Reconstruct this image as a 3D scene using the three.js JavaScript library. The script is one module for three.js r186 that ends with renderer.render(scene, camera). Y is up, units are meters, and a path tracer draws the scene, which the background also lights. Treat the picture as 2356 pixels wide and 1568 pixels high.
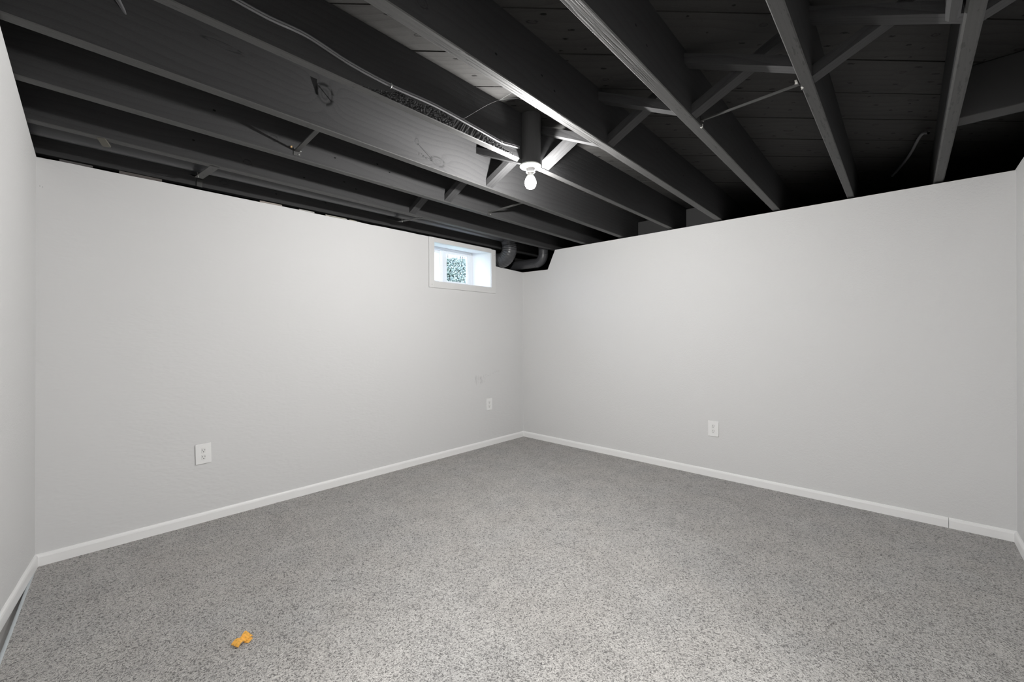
import * as THREE from 'three';
import { mergeGeometries } from 'three/addons/utils/BufferGeometryUtils.js';
import { RoundedBoxGeometry } from 'three/addons/geometries/RoundedBoxGeometry.js';
import { RectAreaLightUniformsLib } from 'three/addons/lights/RectAreaLightUniformsLib.js';

RectAreaLightUniformsLib.init();
const scene = new THREE.Scene();

/* ------------------------------------------------------------------ camera, sky, exposure */
const W = 2356, H = 1568, FPX = 974.98;
const camera = new THREE.PerspectiveCamera(2 * Math.atan(H / 2 / FPX) * 180 / Math.PI, W / H, 0.02, 200);
{
  const yaw = 46.9868 * Math.PI / 180, roll = -0.003039;
  const f = new THREE.Vector3(Math.sin(yaw), 0, -Math.cos(yaw)), r = new THREE.Vector3(Math.cos(yaw), 0, Math.sin(yaw));
  camera.position.set(-3.5076, 1.12, 3.101);
  camera.up.set(0, Math.cos(roll), 0).addScaledVector(r, -Math.sin(roll));
  camera.lookAt(camera.position.clone().add(f));
  camera.setViewOffset(W, H, 0.32, 14.57, W, H);                     // rising-front lens: horizon sits above the middle
}
scene.add(camera);
const SKY = 7.5, BULB = 4.2, FILL = 42, FILL2 = 46;  // the last two power unseen added fill lamps
{ // pale overcast sky with a little blue, brighter towards the zenith
  const w = 256, h = 128, d = new Float32Array(w * h * 4);
  for (let j = 0; j < h; j++) for (let i = 0; i < w; i++) {
    const e = Math.max(0, (j + 0.5) / h * 2 - 1), k = (j * w + i) * 4, v = (1 + 2 * Math.sin(e * Math.PI / 2)) / 3;              // overcast: zenith three times the horizon
    d[k] = 0.83 * v; d[k + 1] = 0.94 * v; d[k + 2] = 1.17 * v; d[k + 3] = 1;
  }
  const t = new THREE.DataTexture(d, w, h, THREE.RGBAFormat, THREE.FloatType);
  t.mapping = THREE.EquirectangularReflectionMapping; t.magFilter = t.minFilter = THREE.LinearFilter; t.needsUpdate = true;
  scene.background = t; scene.backgroundIntensity = SKY;
}
const renderer = new THREE.WebGLRenderer({ antialias: true });
renderer.toneMapping = THREE.LinearToneMapping;
renderer.toneMappingExposure = 1.6;
renderer.outputColorSpace = THREE.SRGBColorSpace;
renderer.shadowMap.enabled = true;

/* ------------------------------------------------------------------ helpers */
let seed = 7;
const rnd = () => { seed = (seed * 1664525 + 1013904223) >>> 0; return seed / 4294967296; };
const rr = (a, b) => a + (b - a) * rnd();
const hash = (x, y, s) => { let n = (x * 374761393 + y * 668265263 + s * 974634777) | 0; n = Math.imul(n ^ (n >>> 13), 1274126177); n ^= n >>> 16; return (n >>> 0) / 4294967296; };
function vnoise(x, y, s, px = 0, py = 0) {                             // value noise, periodic when px, py are given
  const xi = Math.floor(x), yi = Math.floor(y), fx = x - xi, fy = y - yi, ux = fx * fx * (3 - 2 * fx), uy = fy * fy * (3 - 2 * fy);
  const mx = (v) => px ? ((v % px) + px) % px : v, my = (v) => py ? ((v % py) + py) % py : v;
  const a = hash(mx(xi), my(yi), s), b = hash(mx(xi + 1), my(yi), s), c = hash(mx(xi), my(yi + 1), s), d = hash(mx(xi + 1), my(yi + 1), s);
  return a + (b - a) * ux + (c - a) * uy + (a - b - c + d) * ux * uy;
}
const lin2s = (v) => { v = Math.min(1, Math.max(0, v)); return 255 * (v <= 0.0031308 ? v * 12.92 : 1.055 * Math.pow(v, 1 / 2.4) - 0.055); };
function tex(w, h, fn, { srgb = true, repeat = true } = {}) {          // fn(i, j) -> [r, g, b] linear 0..1 (or raw when srgb is false)
  const d = new Uint8Array(w * h * 4);
  for (let j = 0; j < h; j++) for (let i = 0; i < w; i++) {
    const c = fn(i, j), k = (j * w + i) * 4;
    for (let q = 0; q < 3; q++) d[k + q] = srgb ? lin2s(c[q]) : Math.min(255, Math.max(0, c[q] * 255));
    d[k + 3] = 255;
  }
  const t = new THREE.DataTexture(d, w, h, THREE.RGBAFormat);
  if (srgb) t.colorSpace = THREE.SRGBColorSpace;
  t.magFilter = THREE.LinearFilter; t.minFilter = THREE.LinearMipmapLinearFilter; t.generateMipmaps = true; t.anisotropy = 8;
  t.wrapS = t.wrapT = repeat ? THREE.RepeatWrapping : THREE.ClampToEdgeWrapping; t.needsUpdate = true;
  return t;
}
const names = {};
function numbered(n) { const k = names[n] = (names[n] ?? -1) + 1; return k ? n + '_' + String(k).padStart(3, '0') : n; }
function mesh(name, geo, mat, parent) {
  const m = new THREE.Mesh(geo, mat); m.castShadow = m.receiveShadow = true;
  m.name = numbered(name);
  (parent ?? scene).add(m); return m;
}
function tag(o, label, category, group) { o.userData.label = label; o.userData.category = category; if (group) o.userData.group = group; return o; }
function struct(o, label) { o.userData.kind = 'structure'; if (label) o.userData.label = label; return o; }
function group(name, x = 0, y = 0, z = 0) { const g = new THREE.Group(); g.name = numbered(name); g.position.set(x, y, z); scene.add(g); return g; }

class MB {                                                             // flat-shaded polygon collector with uv in metres
  constructor() { this.p = []; this.n = []; this.t = []; }
  tri(a, b, c, ua, ub, uc) {
    const e = [b[0] - a[0], b[1] - a[1], b[2] - a[2]], f = [c[0] - a[0], c[1] - a[1], c[2] - a[2]];
    const n = [e[1] * f[2] - e[2] * f[1], e[2] * f[0] - e[0] * f[2], e[0] * f[1] - e[1] * f[0]], l = Math.hypot(...n) || 1;
    for (const [q, u] of [[a, ua], [b, ub], [c, uc]]) { this.p.push(...q); this.n.push(n[0] / l, n[1] / l, n[2] / l); this.t.push(...u); }
  }
  quad(a, b, c, d, ua, ub, uc, ud) { this.tri(a, b, c, ua, ub, uc); this.tri(a, c, d, ua, uc, ud); }
  geo() {
    const g = new THREE.BufferGeometry();
    g.setAttribute('position', new THREE.Float32BufferAttribute(this.p, 3));
    g.setAttribute('normal', new THREE.Float32BufferAttribute(this.n, 3));
    g.setAttribute('uv', new THREE.Float32BufferAttribute(this.t, 2));
    return g;
  }
}
// a board along x from x0 to x1 with a chamfered rectangular section; which: 'all' | 'body' | 'edge' (the bottom with its two arrises)
function boardGeo(x0, x1, y0, y1, z0, z1, ch, which, uvx = (x) => x, seg = 1) {
  const prof = [[y0 + ch, z1], [y1, z1], [y1, z0], [y0 + ch, z0], [y0, z0 + ch], [y0, z1 - ch]];        // counter-clockwise from +x
  const m = new MB(), N = prof.length;
  for (let i = 0; i < N; i++) {
    const a = prof[i], b = prof[(i + 1) % N], edge = i >= 3;
    if (which === 'body' && edge || which === 'edge' && !edge) continue;
    const side = i === 0 || i === 2;
    const v = (q) => side ? (q[0] - y0) / (y1 - y0) : (q[1] - z0) / (z1 - z0);
    for (let s = 0; s < seg; s++) {
      const xa = x0 + (x1 - x0) * s / seg, xb = x0 + (x1 - x0) * (s + 1) / seg;
      const A = [xa, ...a], B = [xb, ...a], C = [xb, ...b], D = [xa, ...b];
      m.quad(A, B, C, D, [uvx(xa), v(a)], [uvx(xb), v(a)], [uvx(xb), v(b)], [uvx(xa), v(b)]);
    }
  }
  if (which !== 'edge') for (const [x, flip] of [[x0, 0], [x1, 1]]) for (let i = 1; i < N - 1; i++) {
    const q = [prof[0], prof[i], prof[i + 1]].map((w) => [x, ...w]), u = q.map((w) => [w[2], w[1]]);
    flip ? m.tri(q[0], q[2], q[1], u[0], u[2], u[1]) : m.tri(q[0], q[1], q[2], u[0], u[1], u[2]);
  }
  return m.geo();
}
// a bar between two points: w across (horizontal), t thick, small chamfers by rounding
function barGeo(a, b, w, t, r = 0.0015, across = null) {
  const A = new THREE.Vector3(...a), B = new THREE.Vector3(...b), d = B.clone().sub(A), L = d.length(); d.normalize();
  const g = new RoundedBoxGeometry(w, t, L, 1, Math.min(r, t / 2.2));
  const s = across ? new THREE.Vector3(...across) : new THREE.Vector3(0, 1, 0).cross(d);
  s.addScaledVector(d, -s.dot(d)).normalize();
  const u = d.clone().cross(s).normalize();
  g.applyMatrix4(new THREE.Matrix4().makeBasis(s, u, d).setPosition(A.add(B).multiplyScalar(0.5)));
  return g;
}
function tube(pts, r, seg = 60, rad = 10, tension = 0.5) {
  return new THREE.TubeGeometry(new THREE.CatmullRomCurve3(pts.map((p) => new THREE.Vector3(...p)), false, 'catmullrom', tension), seg, r, rad);
}
function box(x0, x1, y0, y1, z0, z1, r = 0) {
  const w = x1 - x0, h = y1 - y0, d = z1 - z0;
  const g = r ? new RoundedBoxGeometry(w, h, d, 2, r) : new THREE.BoxGeometry(w, h, d);
  g.translate((x0 + x1) / 2, (y0 + y1) / 2, (z0 + z1) / 2); return g;
}
// a flat outline in (u, v) extruded by th along n: to(u, v, w) maps into the room
function slab(outline, holes, th, to, flip = false) {
  const s = new THREE.Shape(outline.map((p) => new THREE.Vector2(...p)));
  for (const h of holes) s.holes.push(new THREE.Path(h.map((p) => new THREE.Vector2(...p))));
  const g = new THREE.ExtrudeGeometry(s, { depth: th, bevelEnabled: false, steps: 1 });
  const p = g.attributes.position;
  for (let i = 0; i < p.count; i++) { const q = to(p.getX(i), p.getY(i), p.getZ(i)); p.setXYZ(i, ...q); }
  if (flip) { const ix = g.index; for (const k of Object.keys(g.attributes)) { const at = g.attributes[k], n = at.itemSize, a = at.array; for (let t = 0; t < at.count; t += 3) for (let c = 0; c < n; c++) { const x = a[(t + 1) * n + c]; a[(t + 1) * n + c] = a[(t + 2) * n + c]; a[(t + 2) * n + c] = x; } } }
  g.computeVertexNormals(); return g;
}

/* ------------------------------------------------------------------ materials */
const std = (o) => new THREE.MeshStandardMaterial(o);
const phys = (o) => new THREE.MeshPhysicalMaterial(o);
const lc = (r, g = r, b = r) => new THREE.Color().setRGB(r, g, b);
// roller-painted drywall: a faint orange-peel relief
const peel = tex(512, 512, (i, j) => { const v = 0.5 + 0.3 * (vnoise(i / 4, j / 4, 3, 128, 128) - 0.5) + 0.3 * (vnoise(i / 9, j / 9, 4, 57, 57) - 0.5) + 0.25 * (vnoise(i / 64, j / 64, 5, 8, 8) - 0.5); return [v, v, v]; }, { srgb: false });
peel.repeat.set(2, 2);
const WALL = [0.69, 0.69, 0.688];
const wallMat = std({ color: lc(...WALL), roughness: 0.75, bumpMap: peel, bumpScale: 0.0012 });
// the wall with the window: same paint plus its scuffs (grey rubbed streaks low on the right, two pin holes at the far left)
const wallLeftMap = (() => {
  const w = 2048, h = 1024, S = 3.75 / w;                             // uv in metres / 3.75
  const a = new Float32Array(w * h);
  const stroke = (x, y, dx, dy, len, k) => { const n = Math.ceil(len / S * 2); for (let q = 0; q < n; q++) { const u = q / n - 0.5, i = Math.round((x + dx * u * len) / S), j = Math.round((y + dy * u * len) / S); if (i >= 0 && i < w && j >= 0 && j < h) a[j * w + i] = Math.max(a[j * w + i], k * rr(0.4, 1) * (1 - Math.abs(u) * 1.4)); } };
  let s0 = seed; seed = 91;
  for (let q = 0; q < 46; q++) { const x = rr(-0.72, -0.58); stroke(3.7 + x, 0.672 + rr(-0.035, 0.04), rr(-0.12, 0.12), 1, rr(0.015, 0.06), rr(0.25, 0.9)); }
  for (let q = 0; q < 26; q++) { const t = rnd(); stroke(3.7 - 0.6 + t * 0.22, 0.70 + t * 0.045 + rr(-0.015, 0.015), 1, 0.25, rr(0.01, 0.03), rr(0.15, 0.5)); }
  for (let q = 0; q < 3; q++) stroke(3.7 - 0.51, 0.545 + q * 0.006, 0.1, 1, 0.012, 0.3);
  stroke(3.7 - 3.566, 1.853, 0, 1, 0.008, 1); stroke(3.7 - 3.557, 1.85, 0, 1, 0.008, 1);
  seed = s0;
  const t = tex(w, h, (i, j) => { const k = 1 - 0.75 * a[j * w + i]; return WALL.map((v) => v * k); });
  return t;
})();
const wallLeftMat = std({ map: wallLeftMap, roughness: 0.75, bumpMap: peel, bumpScale: 0.0012 });
const trimMat = std({ color: lc(0.89, 0.89, 0.885), roughness: 0.42 });
const trimWinMat = std({ color: lc(0.73, 0.73, 0.725), roughness: 0.5, bumpMap: peel, bumpScale: 0.0006 });
const vinyl = std({ color: lc(0.84, 0.85, 0.86), roughness: 0.35 });
const plastic = std({ color: lc(0.85, 0.85, 0.845), roughness: 0.35 });
const slotMat = std({ color: lc(0.05, 0.05, 0.05), roughness: 0.8 });

// black-painted sawn lumber. knots: [x, y, rx, ry, strength] in metres from the texture's origin
function wood(w, h, lenM, hgtM, base, { seed: sd = 1, rings = 14, contrast = 0.2, knots = [], wave = 0.5, tint = [1, 1, 1.02], blotch = 0.25, extra } = {}) {
  const P = 8, cache = new Float32Array(w * h);
  const col = tex(w, h, (i, j) => {
    const x = i / w * lenM, y = j / h * hgtM;
    let v = y / hgtM * rings + wave * 6 * (vnoise(x * 0.9, y * 6, sd) - 0.5) + 1.2 * (vnoise(x * 4, y * 14, sd + 1) - 0.5), k = 0, dark = 1;
    for (const [kx, ky, rx, ry, st] of knots) {
      const dx = (x - kx) / rx, dy = (y - ky) / ry, q = Math.sqrt(dx * dx + dy * dy);
      v += st * 3.2 * Math.exp(-q * q * 0.35) * (dy >= 0 ? 1 : -1) * Math.min(1, Math.abs(dy) * 2);
      if (q < 1.0) { const ring = 0.5 + 0.5 * Math.sin(q * 14 + 3 * vnoise(dx * 2, dy * 2, sd + 7)); dark *= 1 - st * 0.35 * ring * (0.5 + 0.5 * q); }
      const rim = Math.exp(-Math.pow((q - 1) / 0.16, 2)); dark *= 1 - 0.75 * st * rim * (vnoise(dx * 1.7 + 5, dy * 1.7, sd + 9) > 0.42 ? 1 : 0.15);
      if (st > 0.8 && Math.abs(dx * 0.55 + dy * 0.8 - 0.1) < 0.05 && q < 0.95) dark *= 0.2;
    }
    const fr = v - Math.floor(v), line = Math.pow(fr, 3) * (fr > 0.93 ? (1 - fr) / 0.07 : 1);
    const fine = vnoise(x * 40, y * 900, sd + 2) - 0.5, bl = vnoise(x * 2.2, y * 10, sd + 3) - 0.5, sp = vnoise(i / 1.5, j / 1.5, sd + 5) - 0.5;
    let g = (1 - contrast * line + contrast * 0.5 * fine + blotch * bl + 0.12 * sp) * dark;
    if (extra) g *= extra(x, y);
    cache[j * w + i] = g;
    return tint.map((t) => base * g * t);
  });
  const bump = tex(w, h, (i, j) => { const g = 0.5 * Math.min(1.6, cache[j * w + i]); return [g, g, g]; }, { srgb: false });
  return { map: col, bumpMap: bump };
}
const X0 = -3.7;                                                       // texture origin along the joists; 3.8 m long
const uvj = (x) => (x - X0) / 3.8;
const FACE = 0.044;
const kx = (x) => x - X0, ky = (y) => y - 2.004;
const faceKnotty = wood(2048, 256, 3.8, 0.232, FACE, { seed: 11, rings: 9, contrast: 0.17, blotch: 0.16, knots: [
  [kx(-2.728), ky(2.150), 0.036, 0.042, 0.95], [kx(-2.120), ky(2.046), 0.046, 0.024, 0.5], [kx(-2.254), ky(2.108), 0.012, 0.016, 0.45], [kx(-3.1), ky(2.172), 0.06, 0.010, 0.5]],
  extra: (x, y) => {                                                   // torn grain beside the big knot, twigs of the branch knot
    let g = 1; const ax = x - kx(-2.768), ay = y - ky(2.172);
    if (Math.abs(ax + ay * 0.25) < 0.010 * (1 + ay * 14) && ay > -0.035 && ay < 0.028) g *= 0.22;
    const bx = x - kx(-2.25), by = y - ky(2.10), t = bx / 0.085; if (t > 0 && t < 1 && Math.abs(by + 0.05 * t) < 0.0022) g *= 0.45;
    const c = x - kx(-2.235), d = y - ky(2.05); if (c > -0.01 && c < 0.085 && Math.abs(d + 0.10 * c) < 0.004 + 0.006 * vnoise(x * 130, 3, 4) && vnoise(x * 240, y * 420, 4) > 0.6) g *= 0.45;
    return g;
  } });
const facePlain = wood(2048, 256, 3.8, 0.232, FACE, { seed: 23, rings: 7, contrast: 0.14, blotch: 0.2, knots: [[0.9, 0.06, 0.02, 0.014, 0.5], [2.5, 0.15, 0.018, 0.012, 0.5]],
  extra: (x, y) => { let g = 1; for (const [a, b] of [[1.45, 0.10], [1.53, 0.075], [1.2, 0.06], [0.66, 0.10], [2.9, 0.12]]) if (Math.hypot(x - a, (y - b) * 1.5) < 0.006) g = 0.2; return g; } });
const faceWane = wood(2048, 256, 3.8, 0.232, FACE, { seed: 37, rings: 8, contrast: 0.13,
  extra: (x, y) => {                                                   // waney lower edge: bark left on between x = -2.75 and -1.95
    const t = (x - kx(-2.78)) / 0.85; if (t < 0 || t > 1) return 1;
    const hgt = 0.046 * Math.min(1, t * 5) * Math.min(1, (1 - t) * 3) * (0.75 + 0.5 * vnoise(x * 40, 1, 5));
    if (y > hgt) return 1;
    const n = t > 0.5 && t < 0.72 ? vnoise((x - y * 0.6) * 180, y * 25, 6) : vnoise(x * 210, y * 260, 7);
    return 0.25 + 1.5 * n * n;
  } });
const faceMat = (t, rough = 0.6, bs = 0.0016) => phys({ map: t.map, bumpMap: t.bumpMap, bumpScale: bs, roughness: rough, specularIntensity: 0.15 });
const M_F = faceMat(faceKnotty), M_P = faceMat(facePlain), M_E = faceMat(faceWane, 0.55, 0.003);
// lower edges: base lightened to paint in floor bounce, some with the paint worn down to pale grain
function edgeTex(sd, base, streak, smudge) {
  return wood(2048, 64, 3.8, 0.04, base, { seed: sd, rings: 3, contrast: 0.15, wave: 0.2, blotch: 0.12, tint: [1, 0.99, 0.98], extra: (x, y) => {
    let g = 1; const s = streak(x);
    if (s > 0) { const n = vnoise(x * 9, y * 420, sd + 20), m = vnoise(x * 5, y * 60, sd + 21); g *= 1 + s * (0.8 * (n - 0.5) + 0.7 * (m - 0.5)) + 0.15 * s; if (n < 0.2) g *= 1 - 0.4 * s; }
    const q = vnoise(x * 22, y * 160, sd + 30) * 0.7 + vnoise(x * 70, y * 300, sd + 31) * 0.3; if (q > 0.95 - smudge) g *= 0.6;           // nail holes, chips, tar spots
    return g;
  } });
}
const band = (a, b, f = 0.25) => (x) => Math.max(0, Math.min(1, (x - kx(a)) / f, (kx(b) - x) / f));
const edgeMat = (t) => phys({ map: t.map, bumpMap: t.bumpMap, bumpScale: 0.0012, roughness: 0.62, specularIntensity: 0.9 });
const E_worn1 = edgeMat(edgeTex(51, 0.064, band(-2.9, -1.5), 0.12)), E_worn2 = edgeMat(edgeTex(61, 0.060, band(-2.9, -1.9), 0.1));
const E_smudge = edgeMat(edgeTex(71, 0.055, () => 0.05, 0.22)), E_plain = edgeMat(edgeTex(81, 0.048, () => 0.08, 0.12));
const plankTex = [1, 2, 3].map((q) => wood(1024, 128, 3.2, 0.23, 0.043, { seed: 100 + q * 13, rings: 5, contrast: 0.2, blotch: 0.2, tint: [1.02, 1.0, 0.97],
  knots: Array.from({ length: 7 }, (_, n) => [0.2 + n * 0.42 + 0.12 * q, 0.04 + ((n * 37 + q * 17) % 15) / 100, 0.014 + 0.006 * (n % 3), 0.008, 0.9]),
  extra: (x, y) => { const c = Math.floor(x / 0.11), r = Math.floor(y / 0.058), a = hash(c, r, 300 + q), dx = x - (c + 0.2 + 0.6 * hash(c, r, 301 + q)) * 0.11, dy = y - (r + 0.3 + 0.4 * hash(c, r, 302 + q)) * 0.058; return a > 0.62 && Math.hypot(dx / (0.004 + 0.012 * hash(c, r, 303)), dy / 0.0045) + 0.8 * (vnoise(x * 160, y * 300, 9) - 0.5) < 1 ? 0.2 : 1; } }));
const plankMats = plankTex.map((t) => faceMat(t, 0.6, 0.0012));
const braceTex = wood(512, 64, 0.6, 0.065, 0.05, { seed: 7, rings: 4, contrast: 0.3 });
const braceMat = phys({ map: braceTex.map, bumpMap: braceTex.bumpMap, bumpScale: 0.001, roughness: 0.6, specularIntensity: 0.3 });
const darkWood = std({ color: lc(0.035), roughness: 0.7 });
const black = std({ color: lc(0.02), roughness: 0.8 });
const ductNoise = tex(256, 256, (i, j) => { const v = 0.5 + 0.5 * (vnoise(i / 6, j / 6, 31, 43, 43) - 0.5) + 0.3 * (vnoise(i / 30, j / 30, 32, 9, 9) - 0.5); return [v, v, v]; }, { srgb: false });
const ductMat = std({ color: lc(0.050, 0.051, 0.055), roughness: 0.34, bumpMap: ductNoise, bumpScale: 0.001, metalness: 0.0 });
const strapMat = std({ color: lc(0.032, 0.032, 0.031), roughness: 0.6 });
const nailMat = std({ color: lc(0.55, 0.55, 0.53), roughness: 0.35, metalness: 0.8 });
const cableMat = std({ color: lc(0.13, 0.13, 0.135), roughness: 0.45 });
const porcelain = std({ color: lc(0.84, 0.84, 0.82), roughness: 0.2 });
const webMat = std({ color: lc(0.25), roughness: 0.9 });

// carpet: twisted-yarn frieze, light tufts with dark gaps between them, faint foot-swept patches
const CT = 1.3;                                                        // metres per repeat
const CARPET = (() => {
  const n = 2048, hgt = new Float32Array(n * n), tone = new Float32Array(n * n);
  let s0 = seed; seed = 4242;
  const g = CT / n, R = 0.0025 / g;                                    // yarn-tip radius in pixels
  const N = 150000;
  for (let q = 0; q < N; q++) {
    const cx = rnd() * n, cy = rnd() * n, a = rnd() * Math.PI, r = R * rr(0.6, 1.2), el = rr(1.1, 2.4), top = rr(0.25, 1), tn = rnd() < 0.115 ? rr(0.34, 0.62) : rr(0.84, 1.14), ca = Math.cos(a), sa = Math.sin(a), ext = Math.ceil(r * el);
    for (let y = -ext; y <= ext; y++) for (let x = -ext; x <= ext; x++) {
      const u = (x * ca + y * sa) / (r * el), v = (-x * sa + y * ca) / r, d = u * u + v * v;
      if (d > 1) continue;
      const z = top + 0.6 * Math.sqrt(1 - d) - 0.6, k = ((Math.floor(cy) + y + n) % n) * n + (Math.floor(cx) + x + n) % n;
      if (z > hgt[k]) { hgt[k] = z; tone[k] = tn * (0.95 + 0.1 * Math.sin(u * 9 + v * 5)); }
    }
  }
  seed = s0;
  const map = tex(n, n, (i, j) => {                                    // dyed yarn: mixed pale greys with some dark yarns among them
    const k = j * n + i, f = vnoise(i / 1.6, j / 1.6, 77, 1280, 1280), c = vnoise(i / 128, j / 128, 78, 16, 16), w = vnoise(i / 300, j / 300, 79, 7, 7), m = vnoise(i / 22, j / 22, 76, 93, 93);
        const v = 0.485 * (tone[k] || 0.45) * (0.86 + 0.28 * f) * (0.94 + 0.12 * c) * (0.94 + 0.12 * m), pk = 0.02 * (w - 0.5);
    return [v * (1.03 + pk), v, v * (0.965 - pk)];
  });
  const bump = tex(n, n, (i, j) => { const v = Math.min(1, hgt[j * n + i]); return [v, v, v]; }, { srgb: false });
  return { map, bump };
})();
const carpetMat = phys({ map: CARPET.map, bumpMap: CARPET.bump, bumpScale: 0.004, roughness: 0.95, sheen: 0.25, sheenRoughness: 0.6, sheenColor: lc(0.5) });

/* ------------------------------------------------------------------ room shell */
const HT = 1.994, JB = 2.004, JT = 2.238, ZR = 3.53;
// left end wall: its foot leans out a little along its length (as the photograph has it)
const DX0 = -3.50, DX1 = -2.40, DH = 1.93;                              // added doorway in the right end wall, unseen, lets fill light in
const lwX = (y, z) => -3.577 - 0.008 * (1 - y / 2) - z * (0.032 + 0.112 * (1 - y / HT));
{ // concrete slab under everything
  const m = mesh('floor_slab', box(-5.3, 0.9, -0.25, -0.016, -0.03, 5.2), std({ color: lc(0.40, 0.39, 0.38), roughness: 0.9, bumpMap: peel, bumpScale: 0.003 }));
  struct(m, 'bare grey slab showing in a narrow strip beside the left wall');
}
{ // carpet: its left side is cut short of the end wall
  const pts = [[-3.583, 0.001], [0, 0.001], [0, ZR], [DX1, ZR], [DX1, 5.0], [DX0, 5.0], [DX0, ZR], [-3.86, ZR]];
  const g = slab(pts, [], 0.015, (u, v, w) => [u, -w, v], true);
  const p = g.attributes.position, uv = g.attributes.uv;
  for (let i = 0; i < p.count; i++) uv.setXY(i, (p.getX(i) * 0.966 + p.getZ(i) * 0.259) / CT, (p.getZ(i) * 0.966 - p.getX(i) * 0.259) / CT);
  struct(mesh('floor', g, carpetMat), 'wall-to-wall carpet of speckled grey twisted yarn');
  // bound edge of the carpet along the cut side
  const e = mesh('carpet_edge', tube([[-3.584, -0.004, 0.01], [-3.66, -0.004, 0.98], [-3.74, -0.004, 2.0], [-3.86, -0.004, ZR - 0.02]], 0.007, 40, 8), std({ color: lc(0.52, 0.56, 0.58), roughness: 0.9 }));
  struct(e, 'pale binding along the cut edge of the carpet');
}
const uvWall = (g, ax, s = 1) => { const p = g.attributes.position, uv = g.attributes.uv; for (let i = 0; i < p.count; i++) uv.setXY(i, (ax === 'x' ? p.getX(i) + 3.7 : p.getZ(i)) / s, p.getY(i) / s); return g; };
const WX0 = -1.208, WX1 = -0.497, WY0 = 1.602, WY1 = 1.951, WZ = -0.28;
{ // wall with the window (z = 0); its top is cut down near the corner for the ducts
  const top = [[-0.02, 1.806], [-0.402, 1.822], [-0.43, 1.826], [-0.436, HT - 0.004]];
  for (let x = -0.6; x > -3.9; x -= 0.11) top.push([x, HT + (x < -1.3 ? rr(-0.0022, 0.0012) : 0)]);
  const pts = [[-3.95, -0.016], [0.02, -0.016], [0.02, 1.806], ...top, [-3.95, HT]];
  const g = slab(pts, [[[WX0 - 0.012, WY0 - 0.012], [WX1 + 0.012, WY0 - 0.012], [WX1 + 0.012, WY1 + 0.012], [WX0 - 0.012, WY1 + 0.012]]], 0.02, (u, v, w) => [u, v, w - 0.02]);
  const p = g.attributes.position, uv = g.attributes.uv;
  for (let i = 0; i < p.count; i++) uv.setXY(i, (p.getX(i) + 3.7) / 3.75, p.getY(i) / 1.875);
  struct(mesh('wall_back', g, wallLeftMat), 'long white wall holding the small basement window');
}
{ // right wall (x = 0) with the slanted cut at the corner
  const pts = [[-0.02, -0.016], [ZR + 0.12, -0.016], [ZR + 0.12, HT], [2.2, HT + 0.001], [1.4, HT - 0.001], [0.442, HT], [0.345, 1.801], [0, 1.807], [-0.02, 1.807]];
  struct(mesh('wall_right', uvWall(slab(pts, [], 0.02, (u, v, w) => [0.02 - w, v, u]), 'z'), wallMat), 'plain white wall right of the corner');
}
{ // right end wall, behind the camera's right shoulder, with an added doorway to let fill light in
  const pts = [[-4.3, -0.016], [DX0, -0.016], [DX0, DH], [DX1, DH], [DX1, -0.016], [0.1, -0.016], [0.1, HT + 0.008], [-4.3, HT + 0.008]];
  struct(mesh('wall_front', slab(pts, [], 0.1, (u, v, w) => [u, v, ZR + w]), wallMat), 'white wall closing the right end of the room');
}
{ // left end wall
  const m = new MB();
  const piece = (z0, z1, y0, y1, n) => {
    for (let k = 0; k < n; k++) {
      const a = z0 + (z1 - z0) * k / n, b = z0 + (z1 - z0) * (k + 1) / n;
      const P = (y, z, t) => [lwX(y, z) - t, y, z], U = (y, z) => [z, y];
      for (let q = 0; q < 6; q++) {
        const c = y0 + (y1 - y0) * q / 6, d = y0 + (y1 - y0) * (q + 1) / 6;
        m.quad(P(c, b, 0), P(c, a, 0), P(d, a, 0), P(d, b, 0), U(c, b), U(c, a), U(d, a), U(d, b));
        m.quad(P(c, a, 0.1), P(c, b, 0.1), P(d, b, 0.1), P(d, a, 0.1), U(c, a), U(c, b), U(d, b), U(d, a));
      }
      m.quad(P(y1, a, 0.1), P(y1, b, 0.1), P(y1, b, 0), P(y1, a, 0), [a, 0], [b, 0], [b, 0.1], [a, 0.1]);
      m.quad(P(y0, a, 0), P(y0, b, 0), P(y0, b, 0.1), P(y0, a, 0.1), [a, 0], [b, 0], [b, 0.1], [a, 0.1]);
    }
    for (const [z, f] of [[z0, 1], [z1, 0]]) { const P = (y, t) => [lwX(y, z) - t, y, z]; f ? m.quad(P(y0, 0), P(y0, 0.1), P(y1, 0.1), P(y1, 0), [0, y0], [0.1, y0], [0.1, y1], [0, y1]) : m.quad(P(y0, 0.1), P(y0, 0), P(y1, 0), P(y1, 0.1), [0, y0], [0.1, y0], [0.1, y1], [0, y1]); }
  };
  piece(-0.02, 2.2, -0.016, HT, 6); piece(2.2, 3.15, DH, HT, 2); piece(3.15, ZR + 0.05, -0.016, HT, 1);  // the gap is an added doorway for the side fill lamp
  struct(mesh('wall_left', m.geo(), wallMat), 'white wall closing the left end of the room');
}
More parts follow.
